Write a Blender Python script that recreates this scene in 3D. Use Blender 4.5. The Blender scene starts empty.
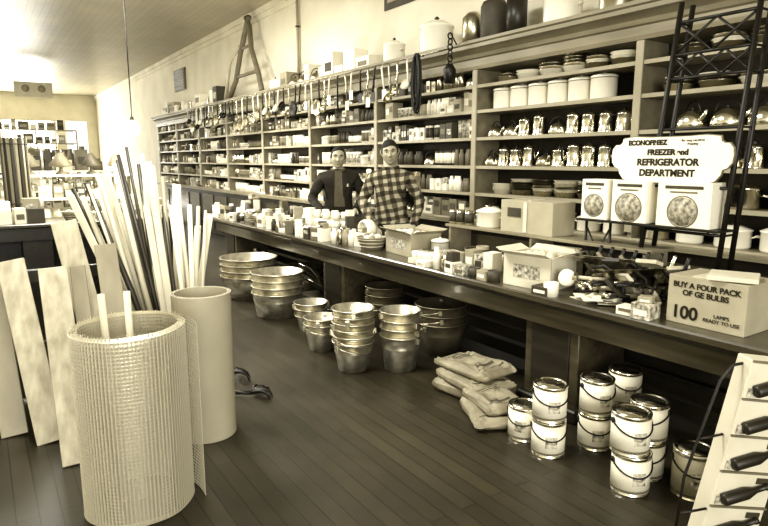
import bpy, bmesh, math, random
from mathutils import Vector, Matrix, noise
from mathutils.bvhtree import BVHTree
random.seed(7)
pi=math.pi
scene=bpy.context.scene
scene.view_settings.view_transform='Standard'
try: scene.view_settings.look='Medium High Contrast'
except Exception: pass
rnd=random.uniform

# ------------------------------------------------------------ materials
def sep(v):
    return (v, v*(.79+.18*v**.4), v*(.42+.42*v**.6), 1)
MATS={}
def mat(name,v,rough=.6,metal=0,var=.0,scale=8,emit=0,bump=0,stretch=(1,1,1),coat=0):
    if name in MATS: return MATS[name]
    m=bpy.data.materials.new(name); m.use_nodes=True
    N=m.node_tree.nodes; L=m.node_tree.links
    p=N['Principled BSDF']
    p.inputs['Base Color'].default_value=sep(v)
    p.inputs['Roughness'].default_value=rough
    p.inputs['Metallic'].default_value=metal
    if coat: p.inputs['Coat Weight'].default_value=coat
    if emit:
        p.inputs['Emission Color'].default_value=(1,.95,.82,1)
        p.inputs['Emission Strength'].default_value=emit
    if var or bump:
        tc=N.new('ShaderNodeTexCoord'); mp=N.new('ShaderNodeMapping'); mp.inputs['Scale'].default_value=stretch
        nz=N.new('ShaderNodeTexNoise'); nz.inputs['Scale'].default_value=scale; nz.inputs['Detail'].default_value=5
        L.new(tc.outputs['Object'],mp.inputs[0]); L.new(mp.outputs[0],nz.inputs['Vector'])
        if var:
            cr=N.new('ShaderNodeValToRGB')
            cr.color_ramp.elements[0].position=.3; cr.color_ramp.elements[1].position=.7
            cr.color_ramp.elements[0].color=sep(max(.005,v*(1-var))); cr.color_ramp.elements[1].color=sep(min(.95,v*(1+var)))
            L.new(nz.outputs['Fac'],cr.inputs[0]); L.new(cr.outputs[0],p.inputs['Base Color'])
        if bump:
            b=N.new('ShaderNodeBump'); b.inputs['Strength'].default_value=bump; b.inputs['Distance'].default_value=.01
            L.new(nz.outputs['Fac'],b.inputs['Height']); L.new(b.outputs[0],p.inputs['Normal'])
    MATS[name]=m
    return m
def plankmat(name,v1,v2,rot,bw,rh,rough,mortar=.004,bump=.3,vm=None,lo=.45,hi=1.3,ns=1.3):
    m=bpy.data.materials.new(name); m.use_nodes=True
    N=m.node_tree.nodes; L=m.node_tree.links; p=N['Principled BSDF']
    tc=N.new('ShaderNodeTexCoord'); mp=N.new('ShaderNodeMapping'); mp.inputs['Rotation'].default_value=rot
    br=N.new('ShaderNodeTexBrick'); br.inputs['Scale'].default_value=1; br.inputs['Brick Width'].default_value=bw
    br.inputs['Row Height'].default_value=rh; br.inputs['Mortar Size'].default_value=mortar; br.offset=.37
    br.inputs['Color1'].default_value=sep(v1); br.inputs['Color2'].default_value=sep(v2); br.inputs['Mortar'].default_value=sep(vm if vm else v1*.3)
    nz=N.new('ShaderNodeTexNoise'); nz.inputs['Scale'].default_value=ns; nz.inputs['Detail'].default_value=7; nz.inputs['Roughness'].default_value=.65
    mx=N.new('ShaderNodeMix'); mx.data_type='RGBA'; mx.blend_type='MULTIPLY'; mx.inputs[0].default_value=.85
    cr=N.new('ShaderNodeValToRGB'); cr.color_ramp.elements[0].position=.3; cr.color_ramp.elements[1].position=.75
    cr.color_ramp.elements[0].color=(lo,lo,lo,1); cr.color_ramp.elements[1].color=(hi,hi,hi,1)
    L.new(tc.outputs['Object'],mp.inputs[0]); L.new(mp.outputs[0],br.inputs['Vector']); L.new(tc.outputs['Object'],nz.inputs['Vector'])
    L.new(nz.outputs['Fac'],cr.inputs[0]); L.new(br.outputs['Color'],mx.inputs[6]); L.new(cr.outputs[0],mx.inputs[7]); L.new(mx.outputs[2],p.inputs['Base Color'])
    b=N.new('ShaderNodeBump'); b.inputs['Strength'].default_value=bump; b.inputs['Distance'].default_value=.004; b.invert=True
    L.new(br.outputs['Fac'],b.inputs['Height']); L.new(b.outputs[0],p.inputs['Normal'])
    mr=N.new('ShaderNodeMapRange'); mr.inputs[3].default_value=rough-.08; mr.inputs[4].default_value=rough+.18
    L.new(nz.outputs['Fac'],mr.inputs[0]); L.new(mr.outputs[0],p.inputs['Roughness'])
    return m
def plaid():
    m=bpy.data.materials.new('plaid_flannel'); m.use_nodes=True
    N=m.node_tree.nodes; L=m.node_tree.links; p=N['Principled BSDF']
    tc=N.new('ShaderNodeTexCoord'); mp=N.new('ShaderNodeMapping'); mp.inputs['Rotation'].default_value=(.1,.18,.3)
    nz=N.new('ShaderNodeTexNoise'); nz.inputs['Scale'].default_value=6
    ad0=N.new('ShaderNodeVectorMath'); ad0.operation='MULTIPLY_ADD'; ad0.inputs[1].default_value=(.05,.05,.05)
    L.new(tc.outputs['Object'],nz.inputs['Vector']); L.new(nz.outputs['Color'],ad0.inputs[0]); L.new(tc.outputs['Object'],ad0.inputs[2])
    L.new(ad0.outputs[0],mp.inputs[0])
    sx=N.new('ShaderNodeSeparateXYZ'); L.new(mp.outputs[0],sx.inputs[0])
    def stripe(out,per):
        a=N.new('ShaderNodeMath'); a.operation='MULTIPLY'; a.inputs[1].default_value=2*pi/per; L.new(out,a.inputs[0])
        s=N.new('ShaderNodeMath'); s.operation='SINE'; L.new(a.outputs[0],s.inputs[0])
        g=N.new('ShaderNodeMapRange'); g.inputs[1].default_value=-.25; g.inputs[2].default_value=.25; L.new(s.outputs[0],g.inputs[0]); return g
    g1=stripe(sx.outputs[0],.085); g2=stripe(sx.outputs[2],.085)
    ad=N.new('ShaderNodeMath'); ad.operation='ADD'; L.new(g1.outputs[0],ad.inputs[0]); L.new(g2.outputs[0],ad.inputs[1])
    dv=N.new('ShaderNodeMath'); dv.operation='MULTIPLY'; dv.inputs[1].default_value=.5; L.new(ad.outputs[0],dv.inputs[0])
    cr=N.new('ShaderNodeValToRGB'); e=cr.color_ramp.elements; e[0].color=sep(.03); e[1].color=sep(.42)
    k=cr.color_ramp.elements.new(.5); k.color=sep(.11)
    L.new(dv.outputs[0],cr.inputs[0]); L.new(cr.outputs[0],p.inputs['Base Color']); p.inputs['Roughness'].default_value=.9
    return m

M_WALL=mat('plaster_cream',.70,.8,var=.1,scale=1.5)
M_CEIL=plankmat('ceiling_boards',.46,.42,(0,0,pi/2),4,.12,.35,.004,.2,.30,.7,1.2,.8)
M_FLOOR=plankmat('floor_boards',.036,.024,(0,0,pi/2),2.6,.085,.33,.003,.25,.010,.35,2.0,.9)
M_COUNTER=mat('counter_varnish',.06,.28,var=.4,scale=4,stretch=(6,.5,6),coat=.3)
M_CTRDARK=mat('counter_dark_wood',.018,.45,var=.4,scale=5,stretch=(4,.6,4))
M_SHELF=mat('shelf_paint',.22,.45,var=.2,scale=4,stretch=(3,.5,3))
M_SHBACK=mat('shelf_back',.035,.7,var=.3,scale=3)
M_TRIM=mat('trim_paint',.34,.5,var=.12,scale=3)
W1=mat('white_enamel',.84,.18); W2=mat('cream_card',.62,.7,var=.08,scale=6); W3=mat('paper_label',.78,.6)
G1=mat('grey_card',.32,.7,var=.15); G2=mat('tan_carton',.38,.75,var=.12,scale=5); G3=mat('mid_card',.15,.6,var=.2)
D1=mat('dark_paint',.02,.4); D2=mat('dark_card',.05,.6,var=.3); BLK=mat('black_iron',.010,.45,.2)
CHR=mat('bright_aluminium',.88,.2,1,var=.06); CHD=mat('dull_aluminium',.5,.3,1,var=.15)
GALV=mat('galvanized_steel',.60,.32,.85,var=.3,scale=16); GALVD=mat('galvanized_dark',.20,.4,.7,var=.3,scale=10)
WIRE=mat('zinc_wire',.52,.4,.35)
WOODL=mat('ash_wood',.50,.5,var=.22,scale=6,stretch=(1,1,.1)); WOODM=mat('oak_wood',.24,.5,var=.25,scale=6,stretch=(1,1,.1)); WOODD=mat('stained_wood',.03,.45,var=.3,scale=6,stretch=(1,1,.1))
BOARD=mat('pale_board',.36,.65,var=.28,scale=5,stretch=(4,4,.4)); CANVAS=mat('oilcloth_roll',.42,.5,var=.08,scale=5)
SACK=mat('paper_sack',.26,.6,var=.3,scale=9,bump=.5); SACKP=mat('sack_print',.08,.85)
SKIN=mat('skin',.42,.5,var=.06,scale=12); HAIR=mat('hair_dark',.012,.8,var=.3,scale=30,bump=.5); HAIR2=mat('hair_brown',.018,.8,var=.3,scale=30,bump=.5)
JACK=mat('jacket_wool',.022,.85,var=.3,scale=10,bump=.3); SHIRT=mat('shirt_grey',.12,.8); TROU=mat('trousers_dark',.05,.85,var=.2); SHOE=mat('shoe_leather',.02,.4); PLAID=plaid()
EYE=mat('eye_dark',.015,.3); EYEW=mat('eye_white',.45,.3); LIP=mat('lip_tone',.2,.5); PRINT=mat('printed_card',.38,.5,var=.9,scale=45)
PALS=[W1,W2,W3,G1,G2,G3,G3,D2,D2,CHD,PRINT,PRINT]

# ------------------------------------------------------------ mesh builder
class B:
    def __init__(s,name,loc=(0,0,0),rz=0):
        s.name=name; s.v=[]; s.f=[]; s.m=[]; s.s=[]; s.mats=[]; s.loc=Vector(loc); s.rz=rz; s.X=None
    def add(s,vs,fs,mt,M=None,sm=False):
        if mt not in s.mats: s.mats.append(mt)
        k=s.mats.index(mt); o=len(s.v)
        if s.X is not None: M=s.X@M if M is not None else s.X
        for a in vs:
            a=Vector(a); s.v.append(M@a if M is not None else a)
        for a in fs: s.f.append([i+o for i in a]); s.m.append(k); s.s.append(sm)
    def box(s,c,d,mt,rz=0,ch=.003,M=None):
        hx,hy,hz=[x/2 for x in d]; ch=min(ch,hx*.4,hy*.4,hz*.4)
        V=[];I={}
        for i in (-1,1):
            for j in (-1,1):
                for k in (-1,1):
                    I[i,j,k]=len(V)
                    V+= [(i*hx,j*(hy-ch),k*(hz-ch)),(i*(hx-ch),j*hy,k*(hz-ch)),(i*(hx-ch),j*(hy-ch),k*hz)]
        q=[(-1,-1),(1,-1),(1,1),(-1,1)]; F=[]
        for sg in (-1,1):
            F.append([I[sg,a,b] for a,b in q]); F.append([I[a,sg,b]+1 for a,b in q]); F.append([I[a,b,sg]+2 for a,b in q])
        for a in (-1,1):
            for b in (-1,1):
                F.append([I[a,b,-1],I[a,b,1],I[a,b,1]+1,I[a,b,-1]+1])
                F.append([I[a,-1,b],I[a,1,b],I[a,1,b]+2,I[a,-1,b]+2])
                F.append([I[-1,a,b]+1,I[1,a,b]+1,I[1,a,b]+2,I[-1,a,b]+2])
                for k in (-1,1): F.append([I[a,b,k],I[a,b,k]+1,I[a,b,k]+2])
        T=Matrix.Translation(c)@Matrix.Rotation(rz,4,'Z')
        if M is not None: T=Matrix.Translation(c)@M
        s.add(V,F,mt,T)
    def lathe(s,prof,mt,c=(0,0,0),seg=20,M=None,sm=True):
        V=[];F=[];R=[]
        for r,z in prof:
            if r<1e-5: R.append([len(V)]); V.append((0,0,z))
            else:
                R.append(list(range(len(V),len(V)+seg)))
                V+=[(r*math.cos(2*pi*i/seg),r*math.sin(2*pi*i/seg),z) for i in range(seg)]
        for a,b in zip(R,R[1:]):
            if len(a)==1 and len(b)==1: continue
            for i in range(seg):
                j=(i+1)%seg
                if len(a)==1: F.append([a[0],b[i],b[j]])
                elif len(b)==1: F.append([a[i],a[j],b[0]])
                else: F.append([a[i],a[j],b[j],b[i]])
        T=Matrix.Translation(c)
        if M is not None: T=T@M
        s.add(V,F,mt,T,sm)
    def tube(s,pts,r,mt,seg=6,cap=True,closed=False,sm=True):
        P=[Vector(p) for p in pts]; n=len(P)
        rr=r if isinstance(r,(list,tuple)) else [r]*n
        t0=(P[1]-P[0]).normalized(); up=Vector((0,0,1)) if abs(t0.z)<.9 else Vector((1,0,0))
        u=t0.cross(up).normalized(); V=[];F=[]
        for i,p in enumerate(P):
            if closed: t=(P[(i+1)%n]-P[i-1])
            else: t=(P[min(i+1,n-1)]-P[max(i-1,0)])
            if t.length<1e-9: t=t0.copy()
            t.normalize(); u=(u-t*u.dot(t)).normalized(); w=t.cross(u)
            V+=[p+rr[i]*(math.cos(2*pi*k/seg)*u+math.sin(2*pi*k/seg)*w) for k in range(seg)]
        for i in range(n if closed else n-1):
            a=i*seg;b=((i+1)%n)*seg
            for k in range(seg): F.append([a+k,a+(k+1)%seg,b+(k+1)%seg,b+k])
        if cap and not closed: F.append(list(range(seg))); F.append([(n-1)*seg+k for k in range(seg)])
        s.add(V,F,mt,None,sm)
    def prism(s,pts,th,mt,M):
        n=len(pts); V=[(x,y,th/2) for x,y in pts]+[(x,y,-th/2) for x,y in pts]
        F=[list(range(n)),list(range(n,2*n))]+[[i,(i+1)%n,n+(i+1)%n,n+i] for i in range(n)]
        s.add(V,F,mt,M)
    def plank(s,p0,p1,w,th,mt,face=(-.5,-.85,0),ch=.003):
        p0=Vector(p0);p1=Vector(p1); z=(p1-p0).normalized(); y=Vector(face); y=(y-z*y.dot(z)).normalized(); x=y.cross(z)
        M=Matrix((x,y,z)).transposed().to_4x4()
        s.box((p0+p1)/2,(w,th,(p1-p0).length),mt,M=M,ch=ch)
    def done(s,parent=None):
        me=bpy.data.meshes.new(s.name)
        me.from_pydata([tuple(v-s.loc) for v in s.v],[],s.f)
        for m in s.mats: me.materials.append(m)
        me.polygons.foreach_set('material_index',s.m); me.polygons.foreach_set('use_smooth',s.s)
        bm=bmesh.new(); bm.from_mesh(me); bmesh.ops.recalc_face_normals(bm,faces=bm.faces); bm.to_mesh(me); bm.free()
        o=bpy.data.objects.new(s.name,me); scene.collection.objects.link(o); o.location=s.loc
        if parent: o.parent=parent
        return o
def text(body,size,loc,rot,mt,parent=None,name='lettering',align='CENTER',sx=1,bold=0):
    c=bpy.data.curves.new(name,'FONT'); c.body=body; c.size=size; c.align_x=align; c.align_y='CENTER'; c.extrude=.0008; c.offset=bold
    c.materials.append(mt); o=bpy.data.objects.new(name,c); scene.collection.objects.link(o)
    o.location=loc; o.rotation_euler=rot; o.scale=(sx,1,1)
    if parent:
        o.location=Vector(loc)-parent.location; o.parent=parent
    return o
FACE=(pi/2,0,-pi/2)   # lettering that faces the aisle (-X)
def arc(c,r,a0,a1,n,u,v):
    u=Vector(u);v=Vector(v);c=Vector(c)
    return [c+u*r*math.cos(a0+(a1-a0)*i/n)+v*r*math.sin(a0+(a1-a0)*i/n) for i in range(n+1)]

# ------------------------------------------------------------ room
XW=4.3; YF=27.5; ZC=4.05
def slab(name,c,d,m):
    b=B(name,c); b.box(c,d,m,ch=.001); return b.done()
slab('floor',(0,12.2,-.05),(8.9,31,.1),M_FLOOR)
slab('ceiling',(0,12.2,ZC+.05),(8.9,31,.1),M_CEIL)
slab('wall_right',(XW+.06,12.2,ZC/2),(.12,31,ZC),M_WALL)
slab('wall_left',(-4.36,12.2,ZC/2),(.12,31,ZC),M_WALL)
b=B('wall_back',(0,YF+.06,0))
b.box((0,YF+.06,.45),(8.6,.12,.9),M_WALL); b.box((0,YF+.06,3.55),(8.6,.12,1.0),M_WALL)
for x in (-4,-1.6,.75,2.95,4.1): b.box((x,YF+.06,1.98),(.35,.12,2.16),M_WALL)
b.done()
b=B('wall_front',(0,-3.06,0))
b.box((0,-3.06,.25),(8.6,.12,.5),M_WALL); b.box((0,-3.06,3.6),(8.6,.12,.9),M_WALL)
for x in (-4.15,0,4.15): b.box((x,-3.06,1.85),(.3,.12,2.7),M_WALL)
b.done()
GLOW=mat('daylight_glass',.9,.3,emit=7)
for i,(x0,x1) in enumerate(((-1.42,.57),(.93,2.77),(-3.82,-1.78))):
    b=B('window_%d'%(i+1),((x0+x1)/2,YF+.05,1.98))
    b.box(((x0+x1)/2,YF+.09,1.98),(x1-x0,.01,2.1),GLOW)
    for z in (.92,1.98,3.04): b.box(((x0+x1)/2,YF+.04,z),(x1-x0,.05,.06),W2)
    for x in (x0+.03,(x0+x1)/2,x1-.03): b.box((x,YF+.04,1.98),(.05,.05,2.1),W2)
    b.done()
b=B('baseboard_right',(XW-.01,12,0)); b.box((XW-.012,21.9,.09),(.02,11,.18),M_TRIM); b.done()
b=B('trim_1',(XW-.03,12,ZC-.06)); b.box((XW-.03,12.2,ZC-.05),(.06,30.6,.1),M_WALL); b.box((XW-.015,12.2,ZC-.14),(.03,30.6,.08),M_WALL); b.done()

b=B('wall_vent',(XW-.02,15.2,3.35)); b.box((XW-.02,15.2,3.4),(.04,.9,.5),G3)
for k in range(7): b.box((XW-.045,15.2,3.2+k*.065),(.012,.8,.04),D1)
b.done()
b=B('wall_pipe',(XW-.04,8.7,3.3)); b.tube([(XW-.04,8.7,2.6),(XW-.04,8.7,ZC-.02)],.022,G1,8)
for z in (2.8,3.5): b.lathe([(0.03,-.01),(.034,-.01),(.034,.01),(.03,.01)],D1,(XW-.04,8.7,z),10)
b.done()
b=B('wall_poster',(XW-.01,6.1,3.35)); b.box((XW-.012,6.0,3.50),(.012,.75,.45),D2); b.box((XW-.02,6.0,3.50),(.006,.6,.3),G1); b.done()

# ------------------------------------------------------------ wall shelving
SX=3.95; LV=[.934,1.19,1.446,1.71,1.96,2.19]; Y0=-.75; NB=10
b=B('store_shelving',(SX+.17,7,0))
YE=Y0+1.7*NB
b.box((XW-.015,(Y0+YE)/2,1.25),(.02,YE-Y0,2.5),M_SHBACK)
for k in range(NB+1):
    y=Y0+1.7*k
    b.box((SX+.165,y,1.2),(.30,.035,2.3),M_SHELF); b.box((SX-.004,y,1.65),(.016,.06,1.35),M_TRIM)
for z in LV: b.box((SX+.16,(Y0+YE)/2,z-.014),(.31,YE-Y0,.028),M_SHELF); b.box((SX+.003,(Y0+YE)/2,z-.014),(.006,YE-Y0,.03),M_TRIM,ch=.002)
b.box((SX+.14,(Y0+YE)/2,.45),(.3,YE-Y0,.88),M_CTRDARK); b.box((SX+.1,(Y0+YE)/2,.905),(.42,YE-Y0,.03),M_SHELF)
for k in range(NB):
    for j in (0,1): b.box((SX-.02,Y0+1.7*k+.45+.8*j,.45),(.012,.68,.7),M_COUNTER)
prof=[(.33,2.33),(.0,2.33),(-.01,2.36),(-.01,2.42),(-.03,2.43),(-.045,2.46),(-.09,2.49),(-.12,2.50),(-.12,2.53),(-.14,2.54),(-.14,2.565),(.33,2.565)]
n=len(prof); V=[(SX+x,Y0-.05,z) for x,z in prof]+[(SX+x,YE+.05,z) for x,z in prof]
b.add(V,[[i,(i+1)%n,n+(i+1)%n,n+i] for i in range(n)]+[list(range(n)),list(range(n,2*n))],M_SHELF)
b.done()

# ------------------------------------------------------------ small goods
def canister(b,x,y,z,r,h,m=W1):
    b.lathe([(0,0),(r*.96,0),(r,.01),(r,h*.80),(r*1.04,h*.81),(r*1.04,h*.86),(r,h*.88),(r*.75,h*.93),(r*.15,h*.95),(r*.12,h*.98),(r*.16,h),(0,h*1.01)],m,(x,y,z),20)
    b.lathe([(r*1.005,h*.77),(r*1.01,h*.77),(r*1.01,h*.80),(r*1.005,h*.80)],G3,(x,y,z),20)
def perc(b,x,y,z,r,h,m=CHR,a=0):
    T=Matrix.Translation((x,y,z))@Matrix.Rotation(a,4,'Z'); o=b.X; b.X=T if o is None else o@T
    b.lathe([(0,0),(r*1.02,0),(r*1.02,h*.05),(r*.95,h*.08),(r*.86,h*.68),(r*.9,h*.70),(r*.9,h*.74),(r*.6,h*.82),(r*.2,h*.86)],m,seg=18)
    b.lathe([(r*.2,h*.86),(r*.2,h*.95),(0,h)],BLK,seg=10)
    b.tube([(0,-r*.85,h*.3),(0,-r*1.3,h*.5),(0,-r*1.5,h*.72)],[r*.2,r*.13,r*.09],m,8)
    b.tube([(0,r*.85,h*.66),(0,r*1.5,h*.7),(0,r*1.6,h*.5),(0,r*1.45,h*.2)],r*.11,BLK,6)
    b.X=o
def kettle(b,x,y,z,r,m=CHR,a=0,bail=True):
    T=Matrix.Translation((x,y,z))@Matrix.Rotation(a,4,'Z'); o=b.X; b.X=T if o is None else o@T
    b.lathe([(0,0),(r*.95,0),(r*1.02,r*.12),(r,r*.5),(r*.8,r*.9),(r*.5,r*1.08),(r*.48,r*1.12),(r*.3,r*1.2),(r*.08,r*1.22)],m,seg=20)
    b.lathe([(r*.08,r*1.22),(r*.14,r*1.3),(r*.1,r*1.42),(0,r*1.45)],BLK,seg=10)
    b.tube([(0,-r*.8,r*.45),(0,-r*1.2,r*.8),(0,-r*1.45,r*1.15)],[r*.2,r*.14,r*.1],m,8)
    if bail: b.tube(arc((0,0,r*.95),r*.85,0,pi,10,(0,1,0),(0,0,1)),r*.06,BLK,6)
    b.X=o
def pot(b,x,y,z,r,h,m=W1,lid=True):
    P=[(0,0),(r*.92,0),(r,h*.12),(r,h*.92),(r*1.06,h*.95),(r*1.06,h)]
    if lid: P+=[(r*.9,h*1.06),(r*.5,h*1.2),(r*.1,h*1.24)]
    else: P+=[(r*.95,h*.98),(r*.93,h*.1),(0,h*.08)]
    b.lathe(P,m,(x,y,z),22)
    if lid: b.lathe([(r*.1,h*1.24),(r*.16,h*1.32),(0,h*1.4)],D1,(x,y,z),8)
    for sgn in (-1,1): b.tube([(x,y+sgn*r,z+h*.6),(x-.02,y+sgn*(r+.03),z+h*.68),(x+.02,y+sgn*(r+.03),z+h*.68),(x+.02,y+sgn*r,z+h*.6)],.005,m,5)
def tin(b,x,y,z,r,h,m,lab=None):
    b.lathe([(0,0),(r,0),(r,h),(r*.93,h),(r*.93,h-.004),(0,h-.004)],m,(x,y,z),14)
    if lab: b.lathe([(r*1.01,h*.15),(r*1.015,h*.15),(r*1.015,h*.85),(r*1.01,h*.85)],lab,(x,y,z),14)
def jar(b,x,y,z,r,h,m=CHD):
    b.lathe([(0,0),(r,0),(r,h*.7),(r*.6,h*.82),(r*.6,h),(0,h)],m,(x,y,z),12)
def carton(b,x,y,z,dx,dy,dz,m,rz=0):
    b.box((x,y,z+dz/2),(dx,dy,dz),m,rz=rz,ch=.002)
    T=Matrix.Rotation(rz,4,'Z'); lm=random.choice([D2,W3,G3,W3,PRINT])
    p=Vector((x,y,z))+T@Vector((-dx/2-.001,0,dz*rnd(.4,.65)))
    b.box(p,(.002,dy*.7,dz*.35),lm,rz=rz,ch=0)

def row(name,y0,y1,z,fn,x=SX+.14):
    b=B(name,(x,(y0+y1)/2,z)); fn(b,y0,y1,z,x); return b.done()
def f_can(b,y0,y1,z,x):
    y=y0+.1
    while y<y1-.08: canister(b,x,y,z,.10,.205); y+=.213
def f_perc(b,y0,y1,z,x):
    y=y0+.1
    while y<y1-.05:
        if random.random()<.6: perc(b,x-.03,y,z,.064,rnd(.18,.205),CHR,rnd(-.9,.9)); y+=rnd(.15,.17)
        else: kettle(b,x-.03,y,z,.08,CHR,rnd(-.6,.6)); y+=rnd(.19,.21)
def f_tall(b,y0,y1,z,x):
    y=y0+.09
    while y<y1-.05:
        k=random.random()
        if k<.6: perc(b,x-.04,y,z,rnd(.056,.068),rnd(.17,.23),CHR,rnd(-1.2,1.2)); y+=.148
        elif k<.75: tin(b,x-.04,y,z,.058,rnd(.12,.2),CHR,D2); y+=.125
        else: kettle(b,x-.04,y,z,.08,CHD,rnd(-.9,.9)); y+=.19
def f_kettle(b,y0,y1,z,x):
    y=y0+.13
    while y<y1-.08: kettle(b,x-.02,y,z,.10,CHR,rnd(-.5,.3)); y+=.235
def f_pans(b,y0,y1,z,x):
    y=y0+.13
    while y<y1-.1:
        r=rnd(.09,.12)
        for k in range(random.choice((2,3,4,5))): b.lathe([(0,0),(r*.8,0),(r,.045),(r*1.06,.047),(r*.97,.045),(r*.78,.006),(0,.006)],random.choice([CHR,W1,CHD,CHD]),(x-.02,y,z+k*.024),18)
        y+=2*r+.03
def f_pots(b,y0,y1,z,x):
    y=y0+.13
    while y<y1-.1:
        r=rnd(.085,.11); pot(b,x-.02,y,z,r,rnd(.11,.14),random.choice([W1,W1,CHR])); y+=2*r+.07
bays=[Y0+1.7*k for k in range(NB+1)]
row('enamel_canisters',2.94,4.3,1.96,f_can)
row('coffee_percolators',2.72,4.3,1.71,f_perc)
row('coffee_pots',2.72,4.3,1.446,f_tall)
row('frying_pans',2.72,4.3,1.19,f_pans)
row('stew_pots',2.72,4.3,.934,f_pots)
row('teakettles',1.0,2.6,1.71,f_kettle)
row('teakettles',-.6,.9,1.71,f_kettle)
row('coffee_pots',1.0,2.6,1.446,f_tall)
row('sauce_pots',1.0,2.6,1.19,f_pots)
row('stew_pots',1.0,2.6,.934,f_pots)
row('pie_tins',1.0,2.6,1.96,f_pans)
row('baking_pans',2.72,4.3,2.19,f_pans)
row('cake_pans',1.0,2.6,2.19,f_pans)
def f_small(b,y0,y1,z,x,hmax=.19,dens=1):
    y=y0+.02
    while y<y1-.06:
        k=random.random(); w=rnd(.04,.13)
        if k>dens: y+=w*.6; continue
        k=random.random()
        if k<.45:
            h=rnd(.07,hmax); m=random.choice(PALS); cnt=random.choice((1,2,3,4))
            for q in range(cnt):
                if y+w>y1-.02: break
                hh=h*rnd(.85,1.1); carton(b,x-.02+rnd(-.03,.02),y+w/2,z,.14,w*.92,hh,m,rnd(-.06,.06))
                if hh<.1: carton(b,x-.02,y+w/2,z+hh,.12,w*.85,min(.08,hh),random.choice(PALS),rnd(-.1,.1))
                y+=w
        elif k<.72:
            r=rnd(.022,.05); h=rnd(.09,min(.18,hmax)); m=random.choice([W1,CHR,W3,G1,CHD,D2]); l=random.choice([None,D2,W3,G3,PRINT])
            for q in range(random.choice((3,4,5))):
                if y+2*r>y1-.02: break
                tin(b,x-.04+rnd(-.015,.015),y+r,z,r,h,m,l); y+=2*r+rnd(.003,.01)
        elif k<.85:
            r=rnd(.024,.04); hh=rnd(.12,.18); mm=random.choice([CHD,W1,D2,G3,CHR])
            for q in range(random.choice((3,5,6))):
                if y+2*r>y1-.02: break
                jar(b,x-.05+rnd(-.02,.02),y+r,z,r,hh,mm); y+=2*r+.006
        else:
            if y+.2<y1:
                if random.random()<.5: kettle(b,x-.02,y+.1,z,.078,random.choice([CHR,CHD]),rnd(-1,1))
                else: pot(b,x-.02,y+.1,z,.085,.1,random.choice([W1,CHR,CHD]))
                y+=.2
            else: y+=w*.5
for k in range(3,NB):
    for j,z in enumerate(LV):
        row('boxed_goods' if j%2 else 'assorted_hardware',bays[k]+.03,bays[k+1]-.03,z,lambda b,y0,y1,z,x:f_small(b,y0,y1,z,x,.19 if z<2.1 else .12,.97))

ZT=2.565
def single(name,x,y,z,fn):
    b=B(name,(x,y,z)); fn(b,x,y,z); return b.done()
single('stock_pot',4.0,5.75,ZT,lambda b,x,y,z:pot(b,x,y,z,.12,.2,W1))
single('stock_pot',4.0,5.0,ZT,lambda b,x,y,z:pot(b,x,y,z,.17,.26,W1))
single('enamel_pail',4.0,3.4,ZT,lambda b,x,y,z:pot(b,x,y,z,.15,.2,W1))
single('enamel_pail',4.0,2.9,ZT,lambda b,x,y,z:pot(b,x,y,z,.13,.18,CHD))
def fo(b,x,y,z):
    b.lathe([(0,0),(.11,0),(.12,.02),(.12,.3),(.1,.34),(0,.36)],D2,(x,y,z),16); b.lathe([(0,0),(.1,0),(.1,.25),(.05,.3),(0,.3)],CHD,(x,y+.28,z),16); b.lathe([(0,0),(.09,0),(.09,.33),(0,.34)],D1,(x,y-.28,z),16)
single('oil_cans',4.02,4.2,ZT,fo)
b=B('cornice_boxes',(4.05,9,ZT))
y=6.2
while y<15.8:
    w=rnd(.12,.35)
    if not 9.2<y+w/2<11.5:
        k=random.random()
        if k<.55: carton(b,4.05,y+w/2,ZT,.2,w*.95,rnd(.1,.35),random.choice([W2,G2,W1,G1,D2,W3]))
        elif k<.8: pot(b,4.05,y+w/2,ZT,.09,.16,random.choice([W1,CHR]))
        else: kettle(b,4.02,y+w/2,ZT,.1,CHD,.5)
    y+=w+.02
b.done()
b=B('plow_handles',(4.05,10.3,ZT))
for dy in (-.35,.35):
    b.tube([(4.0,10.3+dy*2.2,ZT+.045),(4.05,10.3+dy*1.5,ZT+.35),(4.05,10.3+dy*.7,ZT+.8),(4.1,10.3+dy*.2,ZT+1.2),(4.1,10.3-dy*.2,ZT+1.35)],.045,G3,8)
b.tube([(4.05,9.75,ZT+.4),(4.05,10.85,ZT+.4)],.03,G3,8); b.tube([(4.05,10.1,ZT+.85),(4.05,10.5,ZT+.85)],.025,G3,8)
b.tube([(4.0,11.3,ZT+.03),(4.02,11.0,ZT+.7),(4.05,10.6,ZT+.9)],.03,WOODL,8)
b.done()
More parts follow.
